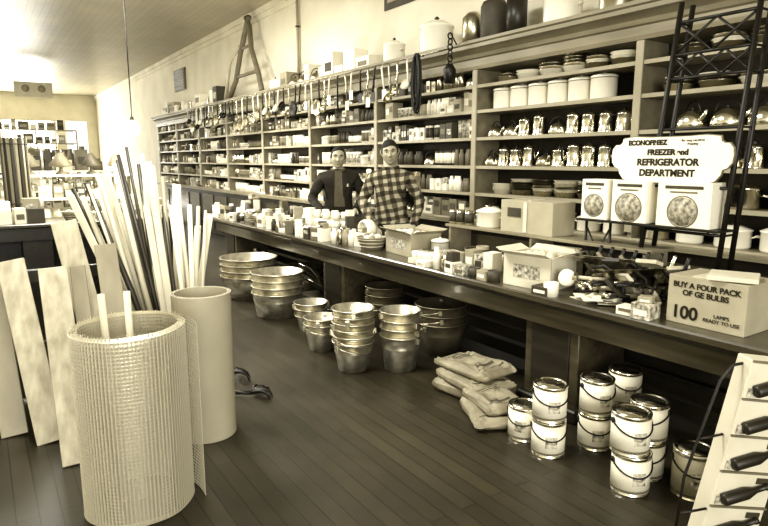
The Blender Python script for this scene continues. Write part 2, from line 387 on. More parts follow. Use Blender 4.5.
# hanging utensils along the cornice
b=B('hanging_kitchen_utensils',(3.74,8,2.4))
b.tube([(3.76,4.7,2.52),(3.76,13.0,2.52)],.006,CHD,6)
for y in (4.7,6.5,7.9,9.3,11,13): b.tube([(3.76,y,2.52),(3.80,y,2.53)],.006,CHD,6)
y=5.15
while y<12.9:
    L=rnd(.20,.40); k=random.random(); z0=2.51
    m=random.choice([CHR,W1,W1,CHD,BLK,BLK]); tl=rnd(-.05,.05)
    b.tube([(3.755,y,z0),(3.74,y,z0-.03),(3.74,y+tl,z0-L)],[.006,.010,.011],m,6)
    if k<.35: b.lathe([(.052,.03),(.054,.03),(.052,0),(.03,-.025),(0,-.03)],m,(3.71,y+tl,z0-L),14,Matrix.Rotation(-1.1,4,'Y'))
    elif k<.5: b.box((3.74,y+tl,z0-L-.05),(.004,.08,.11),m)
    elif k<.75:
        b.lathe([(0,0),(.08,0),(.10,.035),(.104,.035),(.083,-.003),(0,-.003)],random.choice([BLK,CHR,CHD]),(3.73,y+tl,z0-L-.09),18,Matrix.Rotation(-pi/2,4,'Y')); y+=.07
    else:
        for q in range(4):
            b.tube(arc((3.74,y+tl,z0-L-.05),.038,0,2*pi,10,(math.cos(q*pi/4),math.sin(q*pi/4),0),(0,0,1.6)),.004,m,4)
    y+=rnd(.12,.2)
b.done()
b=B('harness_straps',(3.72,4.95,2.5))
b.tube([(3.72,4.95,2.52),(3.80,4.95,2.52)],.008,BLK)
for q in range(9):
    dy=rnd(-.07,.07); L=rnd(.35,.62)
    b.tube(arc((3.71+rnd(-.02,.02),4.95+dy*.5,2.53-L/2),L/2,pi/2,pi/2+2*pi,14,(0,rnd(.1,.28),0),(0,0,1)),.009,BLK,5)
b.done()
b=B('black_kettle_chain',(3.72,4.4,2.6))
for q in range(7): b.tube(arc((3.72,4.45,2.62-q*.05),.028,0,2*pi,8,(0,1,0) if q%2 else (1,0,0),(0,0,1)),.007,BLK,5)
b.lathe([(0,-.12),(.05,-.12),(.06,0),(.03,.05),(0,.05)],BLK,(3.72,4.45,2.32),12)
b.tube([(3.72,4.45,2.65),(3.80,4.45,2.55)],.006,BLK)
b.done()

# ------------------------------------------------------------ counter
CX0,CX1,CZ=2.60,3.26,.735
b=B('store_counter',(2.93,3.8,0))
b.box((2.93,3.7,CZ-.022),(.66,8.9,.044),M_COUNTER,ch=.012)
b.box((2.66,3.7,CZ-.055),(.06,8.86,.025),M_CTRDARK,ch=.008)
b.box((2.70,3.7,CZ-.125),(.04,8.8,.13),M_COUNTER)
b.box((3.22,3.7,CZ-.125),(.03,8.8,.13),M_CTRDARK)
for y in (-.5,2.3,4.95,7.75):
    b.box((2.96,y,.3),(.44,.40,.56),M_COUNTER,ch=.006)
    b.box((2.735,y,.33),(.012,.28,.4),M_CTRDARK,ch=.004)
    b.box((2.95,y,.04),(.50,.46,.08),M_CTRDARK,ch=.01); b.box((2.95,y,.56),(.49,.45,.04),M_CTRDARK,ch=.01)
for z in (.1,.22,.34,.46): b.box((3.22,3.7,z),(.02,8.8,.09),M_CTRDARK)
b.done()

T0=CZ
b=B('bulb_carton',(2.83,1.39,T0))
b.box((2.84,1.40,T0+.115),(.27,.36,.23),G2,ch=.003)
b.box((2.84,1.40,T0+.232),(.25,.15,.004),W2)
b.box((2.80,1.33,T0+.245),(.2,.2,.02),W2,rz=.4)
o=b.done()
text("BUY A FOUR PACK\nOF GE BULBS",.036,(2.7025,1.40,T0+.17),FACE,D1,o,bold=.001)
text("100",.085,(2.7025,1.49,T0+.055),FACE,D1,o,bold=.002)
text("LAMPS\nREADY TO USE",.024,(2.7025,1.32,T0+.055),FACE,D1,o)
def opencarton(name,x,y,z,dx,dy,dz,m,rz=0,fill=None,flaps=True):
    b=B(name,(x,y,z)); b.X=Matrix.Translation((x,y,z))@Matrix.Rotation(rz,4,'Z'); t=.006
    b.box((0,0,t/2),(dx,dy,t),m,ch=.001)
    for s in (-1,1):
        b.box((s*(dx/2-t/2),0,dz/2),(t,dy,dz),m,ch=.001); b.box((0,s*(dy/2-t/2),dz/2),(dx,t,dz),m,ch=.001)
        if flaps:
            b.box((s*(dx/2+.03),0,dz+.01),(.08,dy*.96,.004),m,M=Matrix.Rotation(-s*.4,4,'Y'),ch=.001)
            b.box((0,s*(dy/2+.03),dz+.01),(dx*.96,.08,.004),m,M=Matrix.Rotation(s*.4,4,'X'),ch=.001)
    b.box((-dx/2-.002,0,dz*.5),(.002,dy*.55,dz*.4),PRINT,ch=0)
    if fill:
        for q in range(14): b.lathe([(0,-.03),(.02,-.022),(.032,0),(.02,.024),(0,.03)],fill,(rnd(-dx/2+.05,dx/2-.05),rnd(-dy/2+.05,dy/2-.05),dz-.02),8)
    return b.done()
opencarton('cardboard_box',2.84,2.5,T0,.28,.34,.2,W2,.15,W2)
opencarton('cardboard_box',2.94,3.95,T0,.28,.42,.19,G2,-.1,W3)
b=B('display_riser',(3.13,2.75,T0))
b.box((3.13,2.75,1.0),(.24,1.75,.02),M_SHELF)
for y in (1.92,2.75,3.58): b.box((3.13,y,.86),(.22,.02,.26),M_SHELF)
b.done()
b=B('shipping_carton',(3.13,2.78,1.01)); b.box((3.13,2.8,1.12),(.22,.46,.22),G2); b.box((3.015,2.8,1.12),(.003,.03,.2),W2,ch=0); b.box((3.13,2.8,1.233),(.14,.02,.004),W2,ch=0); b.box((3.015,2.9,1.15),(.003,.12,.06),D2,ch=0); b.done()
b=B('enamel_saucepan',(3.13,3.25,1.01)); pot(b,3.13,3.25,1.01,.10,.12,W1); b.done()
b=B('white_crock',(3.05,3.42,T0)); canister(b,2.96,3.62,T0,.07,.17,W1); b.done()
def place(name,fn,x,y,rz=0,z=T0):
    b=B(name,(x,y,z)); b.X=Matrix.Translation((x,y,z))@Matrix.Rotation(rz,4,'Z'); fn(b); return b.done()
place('seed_boxes',lambda b:[carton(b,0,-.08+.085*i,0,.1,.08,.15-.02*(i%2),[W3,PRINT,G1][i%3],0) for i in range(3)],2.84,3.0,.1)
place('seed_boxes',lambda b:[carton(b,0,-.05+.1*i,0,.12,.09,.12,[G2,PRINT][i%2],0) for i in range(2)],2.78,3.26,-.2)
place('spool_tray',lambda b:[b.box((0,0,.02),(.2,.22,.04),W2)]+[tin(b,-.06+.06*(i%3),-.08+.052*(i//3),.04,.024,.05,[W1,G1,D2][i%3]) for i in range(12)],2.76,3.52,.2)
def basket(b):
    b.lathe([(0,0),(.09,0),(.13,.1),(.135,.11),(.125,.1),(.085,.01),(0,.01)],WOODM,seg=20)
    for i in range(3): b.tube(arc((0,0,.03+.03*i),.10+.012*i,0,2*pi,20,(1,0,0),(0,1,0)),.006,WOODL,5)
    for q in range(8): b.lathe([(0,-.03),(.03,-.01),(.03,.012),(0,.03)],random.choice([W3,G1,W1]),(rnd(-.07,.07),rnd(-.07,.07),.1),8)
place('wicker_basket',basket,2.80,4.36)
place('wicker_basket',basket,2.80,6.9)
def mugs(b):
    for i in range(5):
        for j in range(2):
            for k in range(3-(i%2)):
                x,y,z=-.05+.1*j,-.2+.1*i,k*.085
                b.lathe([(0,0),(.036,0),(.04,.08),(.036,.08),(.034,.01),(0,.01)],W1,(x,y,z),12); b.tube(arc((x-.04,y,z+.04),.02,0,2*pi,8,(1,0,0),(0,0,1)),.005,W1,4)
place('mug_stack',mugs,2.98,5.42)
place('white_pitcher',lambda b:[b.lathe([(0,0),(.07,0),(.09,.06),(.08,.16),(.055,.2),(.07,.25),(.06,.25),(.05,.2),(0,.18)],W1,seg=18),b.tube([(0,.07,.22),(0,.14,.2),(0,.14,.12),(0,.085,.07)],.01,W1)],2.98,5.9)
place('mantel_clock',lambda b:[b.box((0,0,.02),(.14,.2,.04),WOODD),b.lathe([(0,-.05),(.09,-.05),(.1,-.03),(.1,.03),(.09,.05),(.075,.05),(.075,.045),(0,.045)],W1,(0,0,.12),20,Matrix.Rotation(-pi/2,4,'Y'))],2.98,4.72)
place('glass_jars',lambda b:[jar(b,-.05+.1*(i%2),-.12+.08*(i//2),0,.035,.14,[W1,CHD,G1][i%3]) for i in range(8)],2.78,4.75,.2)
b=B('counter_merchandise',(2.9,6,T0))
def clut(xx,yy,hm=.2):
    k=random.random(); c=random.choice([W1,W1,W2,W3,W3,PRINT,G1,G2,D2,D2,G3])
    if k<.5:
        h=rnd(.04,hm); carton(b,xx,yy,T0,rnd(.07,.12),rnd(.07,.12),h,c,rnd(-.5,.5))
        if random.random()<.4: carton(b,xx,yy,T0+h,rnd(.05,.08),rnd(.05,.08),rnd(.03,.07),random.choice([W3,D2,G1]),rnd(-.7,.7))
    elif k<.75: tin(b,xx,yy,T0,rnd(.025,.05),rnd(.06,hm),random.choice([W1,W3,CHR,G1,D2]),random.choice([None,D2,W3,PRINT]))
    elif k<.88: jar(b,xx,yy,T0,.03,rnd(.1,.16),random.choice([W1,D2,CHD]))
    else:
        for q in range(4): tin(b,xx-.03+.05*(q%2),yy-.03+.05*(q//2),T0,.022,rnd(.05,.09),random.choice([W1,CHR,D2]))
for i in range(33):
    yy=4.05+.125*i
    for xx in (2.69,2.83,2.98,3.14):
        if yy<4.25: continue
        if 4.2<yy<4.55 and 2.65<xx<2.95: continue
        if 4.55<yy<4.95 and 2.65<xx: continue
        if 5.15<yy<5.70 and xx>2.9: continue
        if 5.75<yy<6.08 and xx>2.9: continue
        if 6.72<yy<7.08 and xx<2.97: continue
        if xx>3.1 and (4.6<yy<5.2 or 5.7<yy<6.3): continue
        if random.random()<.92: clut(xx+rnd(-.015,.015),yy+rnd(-.01,.01),.18 if xx<2.9 else .27)
for yy in [2.72,2.80,2.90,3.02,3.12,3.2,3.30,3.42]: clut(2.67,yy,.08)
for yy in [2.73,2.84,2.97,3.15,3.28,3.4]: clut(2.97,yy,.20)
for yy in [1.66,1.75,2.25,2.3]: clut(2.66,yy,.08)
b.done()
b=B('riser_goods',(3.13,2.4,1.01))
for yy in [3.42,3.52,3.6]: tin(b,3.08,yy,1.01,.035,.11,CHR,D2)
b.done()
def hammer(b,x,y,z,a,L=.26):
    o=b.X; b.X=Matrix.Translation((x,y,z))@Matrix.Rotation(a,4,'Z')
    b.tube([(0,0,.02),(0,L,.025)],[.014,.011],WOODL,8); b.box((0,L,.03),(.1,.028,.03),CHD,ch=.006); b.box((-.06,L,.03),(.03,.02,.012),CHD); b.X=o
b=B('hand_tools',(2.86,1.95,T0))
for i in range(6): hammer(b,rnd(2.72,2.95),rnd(1.70,1.95),T0+.01+.02*i,rnd(-1.0,.9))
for i in range(7):
    a=rnd(-1.2,1.2); M=Matrix.Translation((rnd(2.78,2.98),rnd(1.8,2.12),T0+.09+.025*i))@Matrix.Rotation(a,4,'Z')@Matrix.Rotation(rnd(.3,1.1),4,'Y')
    b.prism([(-.03,-.1),(.06,-.1),(.03,.22),(0,.22)],.002,CHR if i%2 else CHD,M)
    b.prism([(-.05,-.2),(.0,-.22),(.07,-.19),(.07,-.09),(-.03,-.09)],.02,WOODD if i%2 else WOODL,M)
for i in range(18):
    x,y,z,a=rnd(2.70,3.03),rnd(1.68,2.25),T0+.02+.02*rnd(0,6),rnd(0,6); c,s=math.cos(a),math.sin(a)
    for w in (-1,1): b.tube([(x+.09*c-.02*w*s,y+.09*s+.02*w*c,z),(x+.03*c-.03*w*s,y+.03*s+.03*w*c,z+.01),(x,y,z+.012),(x-.05*c+.008*w*s,y-.05*s-.008*w*c,z+.01)],.009,BLK if i%3 else CHR,6)
b.lathe([(0,0),(.045,0),(.05,.01),(.05,.03),(.045,.04),(0,.04)],W1,(2.75,2.2,T0+.10),18,Matrix.Rotation(-1.3,4,'Y'))
for i in range(6):
    x,y=rnd(2.75,3.0),rnd(1.75,2.2); b.tube([(x,y,T0+.02),(x+.04,y+.05,T0+.14),(x-.02,y+.12,T0+.2),(x,y+.2,T0+.18)],[.012,.016,.014,.01],BLK if i%2 else WOODD,7)
b.done()
b=B('pruning_shears_display',(2.98,2.0,T0))
for i in range(8):
    y=1.70+.075*i
    b.tube([(3.06,y,T0),(3.0,y+.02,T0+.12),(2.93,y+.08,T0+.24)],.011,[BLK,WOODM][i%2],6); b.tube([(3.06,y+.05,T0),(3.02,y,T0+.14),(2.98,y-.06,T0+.27)],.011,random.choice([BLK,CHR]),6)
b.box((3.04,1.97,T0+.01),(.08,.6,.02),G3)
b.done()
place('paper_cards',lambda b:[b.box((rnd(-.05,.05),rnd(-.1,.1),.004+.005*i),(.1,.13,.004),W3,rz=rnd(-1,1),ch=.001) for i in range(9)],2.72,2.0)

# ---- freezer display
RX=3.1
b=B('iron_display_rack',(RX,1.78,T0))
for yb,yt,zt in ((1.57,1.47,2.3),(2.02,1.86,2.3)):
    for dx in (0,.13):
        b.tube([(RX+dx,yb,T0),(RX+dx*.8,yt,zt)],.014,BLK,8)
def lp(s,z):
    a,bb=((1.57,1.47),(2.02,1.86))[s]; t=(z-T0)/(2.3-T0); return a+(bb-a)*t
for z in (.9,1.12,1.36,1.66,1.92,2.04,2.2):
    b.tube([(RX,lp(0,z),z),(RX,lp(1,z),z)],.009,BLK,6)
    for s_ in (0,1): b.tube([(RX,lp(s_,z),z),(RX+.12,lp(s_,z),z)],.006,BLK,6)
for z0,z1,nn in ((1.92,2.04,3),(2.04,2.2,2)):
    for q in range(nn):
        ya=lp(0,z0)+(lp(1,z0)-lp(0,z0))*q/nn; yb=lp(0,z1)+(lp(1,z1)-lp(0,z1))*(q+1)/nn
        ya2=lp(0,z0)+(lp(1,z0)-lp(0,z0))*(q+1)/nn; yb2=lp(0,z1)+(lp(1,z1)-lp(0,z1))*q/nn
        b.tube([(RX,ya,z0),(RX,yb,z1)],.007,BLK,5); b.tube([(RX,ya2,z0),(RX,yb2,z1)],.007,BLK,5)
b.box((RX,1.96,1.145),(.16,.86,.012),BLK)
for y in (2.37,2.2): b.tube([(RX,y,T0),(RX,y,1.14)],.009,BLK,6)
for y0,y1 in ((2.37,2.2),(2.2,2.37)): b.tube([(RX,y0,.8),(RX,y1,1.1)],.006,BLK,5)
b.done()
PIC=mat('printed_picture',.3,.5,var=.8,scale=45)
for (ya,yb) in ((2.36,2.18),(2.15,1.93),(1.87,1.58)):
    yc=(ya+yb)/2; w=ya-yb
    b=B('freezer_carton',(RX-.01,yc,1.152))
    b.box((RX-.01,yc,1.152+.118),(.13,w,.235),W3,ch=.003)
    pr=min(w*.34,.075)
    b.lathe([(0,.003),(pr,.003),(pr,0)],PIC,(RX-.076,yc,1.235),24,Matrix.Rotation(-pi/2,4,'Y'))
    b.lathe([(pr*1.05,.002),(pr*1.12,.002),(pr*1.12,0)],G3,(RX-.0755,yc,1.235),24,Matrix.Rotation(-pi/2,4,'Y'))
    b.box((RX-.0765,yc,1.36),(.002,w*.7,.016),D2,ch=0); b.box((RX-.0765,yc,1.335),(.002,w*.5,.008),G3,ch=0)
    b.done()
b=B('department_sign',(RX-.02,1.86,1.5))
half=[(0,.125),(.10,.125),(.20,.13),(.27,.122),(.275,.10),(.29,.088),(.315,.088),(.335,.065),(.34,.03),(.335,-.01),(.315,-.035),(.29,-.045),(.285,-.07),(.26,-.10),(.22,-.112),(.1,-.115),(0,-.115)]
out=half+[(-x,z) for x,z in half[::-1][1:-1]]
MS=Matrix(((0,0,-1,RX-.03),(-1,0,0,1.855),(0,1,0,1.495),(0,0,0,1)))
b.prism(out,.012,W3,MS)
b.prism([(x*1.02,z*1.04) for x,z in out],.006,G3,Matrix.Translation((.006,0,0))@MS)
o=b.done()
text("ECONOFREEZ",.036,(RX-.038,1.975,1.592),FACE,D1,o,bold=.002,name='heading')
text("for easy carefree\nfreezing",.018,(RX-.038,1.72,1.592),FACE,D1,o,name='tagline')
text("FREEZER and",.042,(RX-.038,1.855,1.540),FACE,D1,o,bold=.002)
text("REFRIGERATOR",.050,(RX-.038,1.855,1.487),FACE,D1,o,bold=.002)
text("DEPARTMENT",.050,(RX-.038,1.855,1.430),FACE,D1,o,bold=.002)

# ------------------------------------------------------------ galvanized ware
def pail(b,z,r,h,m=GALV,handle=True,a=0,taper=.72):
    b.lathe([(0,z+.01),(r*taper*.97,z+.01),(r*taper,z),(r*taper,z+.012),(r*taper*1.02,z+.012),(r*(taper+(1-taper)*.62),z+h*.62),(r*(taper+(1-taper)*.62)+.004,z+h*.64),(r*(taper+(1-taper)*.68),z+h*.67),(r,z+h-.01),(r+.008,z+h-.008),(r+.008,z+h),(r-.003,z+h),(r*taper,z+.02),(0,z+.018)],m,seg=28)
    if handle:
        c,s_=math.cos(a),math.sin(a); 
        b.tube(arc((0,0,z+h-.03),r*1.03,0,pi,14,(c,s_,0),(-s_*.95,c*.95,-.25)),.004,CHD,5)
        for w in (-1,1): b.box((w*c*(r+.003),w*s_*(r+.003),z+h-.035),(.03,.03,.04),m,rz=a)
def stack(name,x,y,n,r,h,step,m=GALV,taper=.72,handle=True):
    b=B(name,(x,y,0)); b.X=Matrix.Translation((x,y,0))@Matrix.Rotation(rnd(0,6),4,'Z')
    for i in range(n): pail(b,i*step,r,h,m,handle,rnd(0,3),taper)
    return b.done()
stack('washtub_stack',2.42,6.3,4,.31,.25,.065,GALV,.82,False)
stack('washtub_stack',2.34,5.35,4,.25,.24,.065,GALV,.82,False)
stack('small_pail_stack',2.38,4.72,2,.15,.2,.05)
stack('pail_stack',2.18,4.14,2,.14,.22,.05)
stack('pail_stack',2.15,3.6,6,.15,.22,.048)
stack('pail_stack',2.44,3.42,4,.145,.26,.06,GALV,.78)
stack('coal_scuttle_stack',2.92,3.55,3,.2,.26,.07,GALVD)
stack('dark_washtub_stack',3.0,6.05,2,.2,.25,.08,GALVD,.82,False)
stack('dark_pail_stack',2.93,4.35,3,.17,.26,.07,GALVD)
b=B('shovel_heads',(2.85,5.5,0))
for i in range(6):
    M=Matrix.Translation((2.78+rnd(-.03,.1),5.45+.06*i-.1,.22+.015*i))@Matrix.Rotation(rnd(.6,1.1),4,'Y')@Matrix.Rotation(pi/2+.2*rnd(-1,1),4,'Z')
    b.prism([(-.11,-.12),(.11,-.12),(.12,.05),(.08,.15),(0,.19),(-.08,.15),(-.12,.05)],.004,CHD if i%2 else BLK,M)
    b.tube([M@Vector((0,-.18,.02)),M@Vector((0,-.1,.0))],.02,BLK,6)
b.box((2.86,5.45,.06),(.3,.4,.12),D2)
b.done()
b=B('galvanized_funnels',(2.75,7.0,0)); 
for i in range(3): b.lathe([(.02,.36),(.03,.3),(.13,.16),(.14,.1),(.14,0)],GALV,(2.9,6.75+.28*i,0.01),18)
b.done()

# ------------------------------------------------------------ sacks
def sack(name,x,y,z,dx,dy,dz,rz,label=None):
    b=B(name,(x,y,z)); V=[];F=[];nu,nv=64,40
    def pw(a,e): return math.copysign(abs(a)**e,a)
    for i in range(nv+1):
        ph=-pi/2+pi*i/nv
        for j in range(nu):
            t=2*pi*j/nu
            X=pw(math.cos(ph),.26)*pw(math.cos(t),.24); Y=pw(math.cos(ph),.26)*pw(math.sin(t),.24); Z=pw(math.sin(ph),.6)
            pin=1-.6*abs(Y)**9-.25*abs(X)**8
            p=Vector((X*dx/2*(1+.05*abs(Y)**3),Y*dy/2,Z*dz/2*pin+dz/2))
            q=p*12+Vector((x,y,z))*7
            f=1.2*noise.noise(q*.7)+1.0*abs(noise.noise(q*2.1))-.9*abs(noise.noise(q*1.4+Vector((3,3,3))))+.4*noise.noise(q*4)
            p.z+=.018*f*(1 if Z>0 else .2); p.x+=.014*noise.noise(q*1.3+Vector((5,0,0))); p.y+=.014*noise.noise(q*1.3+Vector((0,9,0)))
            p.z=max(p.z,.001); V.append(p)
    for i in range(nv):
        for j in range(nu): F.append([i*nu+j,i*nu+(j+1)%nu,(i+1)*nu+(j+1)%nu,(i+1)*nu+j])
    X=Matrix.Translation((x,y,z))@Matrix.Rotation(rz,4,'Z')
    b.add(V,F,SACK,X,True)
    bt=BVHTree.FromPolygons(V,F); b.X=X
    def dr(y0,y1,x0,x1,mt,off=.002):
        n=14; m_=3; vs=[];fs=[]
        for k in range(n+1):
            for e in range(m_+1):
                px=(x0+(x1-x0)*k/n)*dx; py=(y0+(y1-y0)*e/m_)*dy
                h=bt.ray_cast(Vector((px,py,1)),Vector((0,0,-1))); vs.append((px,py,(h[0].z if h[0] else dz)+off))
        for k in range(n):
            for e in range(m_): fs.append([k*(m_+1)+e,(k+1)*(m_+1)+e,(k+1)*(m_+1)+e+1,k*(m_+1)+e+1])
        b.add(vs,fs,mt)
    for a,c,w in ((-.30,-.28,.36),(-.20,-.15,.25),(.20,.215,.3),(.25,.265,.26),(.31,.33,.36)): dr(a,c,-w,w,SACKP,.0025)
    dr(-.09,.13,-.2,.2,G1,.002)
    return b.done()
sack('seed_sack',2.56,2.76,0,.34,.50,.075,.1)
sack('seed_sack',2.55,2.74,.07,.33,.49,.07,-.14)
sack('seed_sack',2.60,2.80,.135,.32,.48,.065,.08)
sack('seed_sack',2.38,2.42,0,.28,.38,.07,-.45)
sack('seed_sack',2.43,2.44,.065,.26,.36,.06,-.25)

# ------------------------------------------------------------ paint cans
def paintcan(name,x,y,z,r=.085,h=.19,a=0,lab=W3):
    b=B(name,(x,y,z)); b.X=Matrix.Translation((x,y,z))@Matrix.Rotation(a,4,'Z')
    b.lathe([(0,.004),(r*.97,.004),(r*1.02,0),(r*1.02,.006),(r,.008),(r,h*.93),(r*1.03,h*.95),(r*1.03,h),(r*.9,h),(r*.88,h-.008),(r*.8,h-.008),(r*.78,h-.002),(0,h-.004)],CHR,seg=28)
    b.lathe([(r*1.004,.014),(r*1.01,.014),(r*1.01,h*.9),(r*1.004,h*.9)],lab,seg=28)
    b.lathe([(r*1.012,h*.1),(r*1.016,h*.1),(r*1.016,h*.16),(r*1.012,h*.16)],G3,seg=28)
    b.tube(arc((0,0,h*.8),r*1.07,0,pi,16,(1,0,0),(0,-.97,-.62)),.004,BLK,5)
    for w in (-1,1): b.lathe([(0,0),(.014,0),(.014,.008),(0,.01)],BLK,(w*r*1.0,0,h*.8),8,Matrix.Rotation(w*pi/2,4,'Y'))
    vs=[];fs=[]
    for k in range(9):
        t=-pi/2-.35+.7*k/8
        for zz in (h*.3,h*.62): vs.append((r*1.016*math.cos(t),r*1.016*math.sin(t),zz))
    for k in range(8): fs.append([2*k,2*k+2,2*k+3,2*k+1])
    b.add(vs,fs,PRINT)
    return b.done()
H1=.191; ca=-.8
for x,y,n in ((2.33,1.95,2),(2.36,2.14,1),(2.60,1.86,2),(2.83,1.86,2),(2.37,1.50,2),(2.55,1.53,2)):
    for k in range(n): paintcan('paint_can',x+rnd(-.006,.006),y+rnd(-.006,.006),k*H1,a=ca+rnd(-.5,.5))
paintcan('paint_pail',2.575,1.315,0,.088,.22,ca,G2)

# ------------------------------------------------------------ bottle display (right edge)
b=B('bottle_display_stand',(2.4,1.0,0))
ML=Matrix.Translation((2.225,1.09,0.012))@Matrix.Rotation(math.atan2(-.42,.9),4,'Z')@Matrix.Rotation(.15,4,'Y')@Matrix.Rotation(.06,4,'X')
b.X=ML
Wd,Dp=.25,.08
b.box((Wd/2,Dp/2,.39),(Wd,Dp,.76),W2,ch=.004)
for i in range(5):
    z=.09+.15*i
    b.box((Wd/2,-.004,z+.078),(Wd,.012,.008),G3)
    Mb=Matrix.Translation((Wd/2,-.018,z))@Matrix.Rotation(1.2,4,'Y')@Matrix.Translation((0,0,-.1))
    b.lathe([(0,0),(.022,.002),(.024,.01),(.024,.1),(.011,.14),(.010,.18),(.013,.182),(.013,.195),(0,.196)],D1,M=Mb,seg=14)
    b.box((.04,-.003,z-.045),(.05,.004,.035),PRINT,ch=.001); b.box((.2,-.003,z+.045),(.06,.004,.025),D2,ch=.001)
b.X=None
b.tube([(2.11,1.13,.006),(2.15,1.13,.3),(2.25,1.08,.68),(2.29,1.06,.74),(2.35,1.03,.75)],.006,BLK,6)
b.tube([(2.11,1.13,.006),(2.34,.86,.006)],.006,BLK,6); b.tube([(2.13,1.13,.15),(2.24,1.08,.16)],.005,BLK,6); b.tube([(2.19,1.11,.45),(2.29,1.07,.46)],.005,BLK,6)
b.done()

# ------------------------------------------------------------ left foreground
b=B('wire_mesh_roll',(.47,2.66,0))
cx,cy=.475,2.66; th0=math.radians(-28); turns=5.1; NS=int(turns*60)
path=[]
for i in range(NS+1):
    t=2*pi*turns*i/NS
    R=.232-.0065*t/(2*pi)+.05*math.exp(-t/.35)+.002*math.sin(7*t)
    path.append((cx+R*math.cos(th0+t),cy+R*math.sin(th0+t)))
hz=.80; nr=50
for k in range(nr+1):
    z=.004+hz*k/nr
    b.tube([(x,y,z+.006*math.sin(i*.11)*(k/nr)) for i,(x,y) in enumerate(path)],.0016 if 0<k<nr else .003,WIRE,3,sm=False)
d=0; nxt=0; 
for i in range(NS):
    p=Vector(path[i]);q=Vector(path[i+1]); L=(q-p).length
    while nxt<d+L:
        a=p.lerp(q,(nxt-d)/L); b.tube([(a.x,a.y,.003),(a.x,a.y,.003+hz+rnd(0,.016))],.0016,WIRE,3,sm=False); nxt+=.016
    d+=L
b.done()
b=B('wooden_stakes',(.45,2.7,0))
b.tube([(.41,2.68,.005),(.395,2.78,.93)],.015,WOODL,8); b.tube([(.48,2.66,.005),(.50,2.78,.93)],.015,WOODL,8); b.done()
b=B('oilcloth_roll',(.95,3.17,0))
V=[];F=[];n=int(3.3*40)
for i in range(n+1):
    t=2*pi*3.3*i/n; R=.160-.007*t/(2*pi)
    for z in (.002,.8): V.append((.94+R*math.cos(t+3.6),3.17+R*math.sin(t+3.6),z))
for i in range(n): F.append([2*i,2*i+2,2*i+3,2*i+1])
b.add(V,F,CANVAS,None,True)
V2=[(.94+(x-.94)*.985,3.17+(y-3.17)*.985,z) for x,y,z in V]
b.add(V2,F,CANVAS,None,True)
b.add(V+V2,[[2*i+1,2*i+3,len(V)+2*i+3,len(V)+2*i+1] for i in range(n)],W2)
b.done()
for p0,p1,w,m in (((.20,3.50,0.005),(.11,3.95,.94),.14,BOARD),((.285,3.16,.005),(.29,3.62,.93),.14,BOARD),((.04,3.7,.005),(.0,4.05,.88),.13,WOODM),
                  ((.55,3.62,.005),(.40,4.0,1.14),.14,BOARD),((.42,3.42,.005),(.43,3.8,.90),.08,WOODM),((.60,3.50,.005),(.60,3.9,1.0),.12,WOODM)):
    b=B('lumber_board',p0); b.plank(p0,p1,w,.022,m,face=(-.15,-1,0)); b.done()
b=B('lumber_rack',(.25,4.25,0))
for x in (-.35,.65): b.box((x,4.22,.42),(.06,.06,.84),WOODD)
b.box((.15,4.19,.80),(1.06,.05,.08),WOODD); b.box((.15,4.19,.35),(1.06,.05,.08),WOODD)
b.box((.15,4.24,.42),(1.0,.02,.8),WOODD)
b.done()
b=B('tool_handle_barrel',(.98,3.85,0)); bx,by=.98,3.85
b.lathe([(0,.02),(.19,.02),(.2,0),(.23,.25),(.215,.5),(.2,.5),(.215,.25),(.185,.03),(0,.03)],WOODM,(bx,by,0),24)
for z,rr in ((.06,.209),(.44,.224)): b.lathe([(rr,z),(rr+.006,z),(rr+.004,z+.04),(rr,z+.04)],BLK,(bx,by,0),24)
tops=[(.48,1.35),(.52,1.28),(.56,1.36),(.60,1.30),(.64,1.38),(.67,1.46),(.70,1.42),(.74,1.47),(.77,1.58),(.80,1.50),(.83,1.35),(.86,1.50),(.90,1.46),(.94,1.47),(.97,1.36),(1.0,1.42),(1.03,1.30),(1.08,1.33),(1.12,1.30),(1.16,1.22),(1.20,1.20),(1.26,1.15),(1.29,1.12),(.72,1.28),(.66,1.2),(.88,1.3),(1.1,1.1),(.58,1.15),(.93,1.5),(.50,1.2),(.62,1.08),(.78,1.22),(.98,1.18),(1.04,1.05),(1.2,1.02),(.54,1.32),(.69,1.5),(.75,1.38),(.82,1.44),(.87,1.55),(.46,1.26),(1.06,1.22),(.91,1.25),(.6,1.4),(.65,1.32)]
for i,(x,z) in enumerate(tops):
    bx_=bx-.12+.22*(x-.48)/.85+rnd(-.02,.02); by_=by+rnd(-.12,.12)
    m=random.choice([WOODL,WOODL,WOODL,WOODM,WOODD,WOODD,W2]); r=rnd(.010,.019); dy=rnd(.0,.3)
    p0=Vector((bx_,by_,.04)); p1=Vector((x*(4+dy)/4+rnd(-.05,.05),4+dy,z+rnd(-.03,.04)))
    if i%6==4: b.plank(p0,p1,.045,.012,W2)
    else:
        b.tube([p0,p0.lerp(p1,.5)+Vector((rnd(-.02,.02),0,0)),p1],[r*1.1,r,r*.85],m,8)
b.done()
b=B('garden_cultivator_head',(1.38,3.5,0))
for k in range(5):
    a=-.9+.45*k; x0,y0=1.33,3.5
    b.tube([(x0,y0,.03),(x0+.07*math.cos(a),y0+.07*math.sin(a),.05),(x0+.11*math.cos(a),y0+.11*math.sin(a),.04),(x0+.13*math.cos(a),y0+.13*math.sin(a),.005)],[.012,.011,.009,.004],BLK,6)
b.tube([(1.33,3.5,.03),(1.20,3.6,.03)],.014,BLK,8); b.done()
b=B('garden_cultivator_head',(1.2,3.75,0))
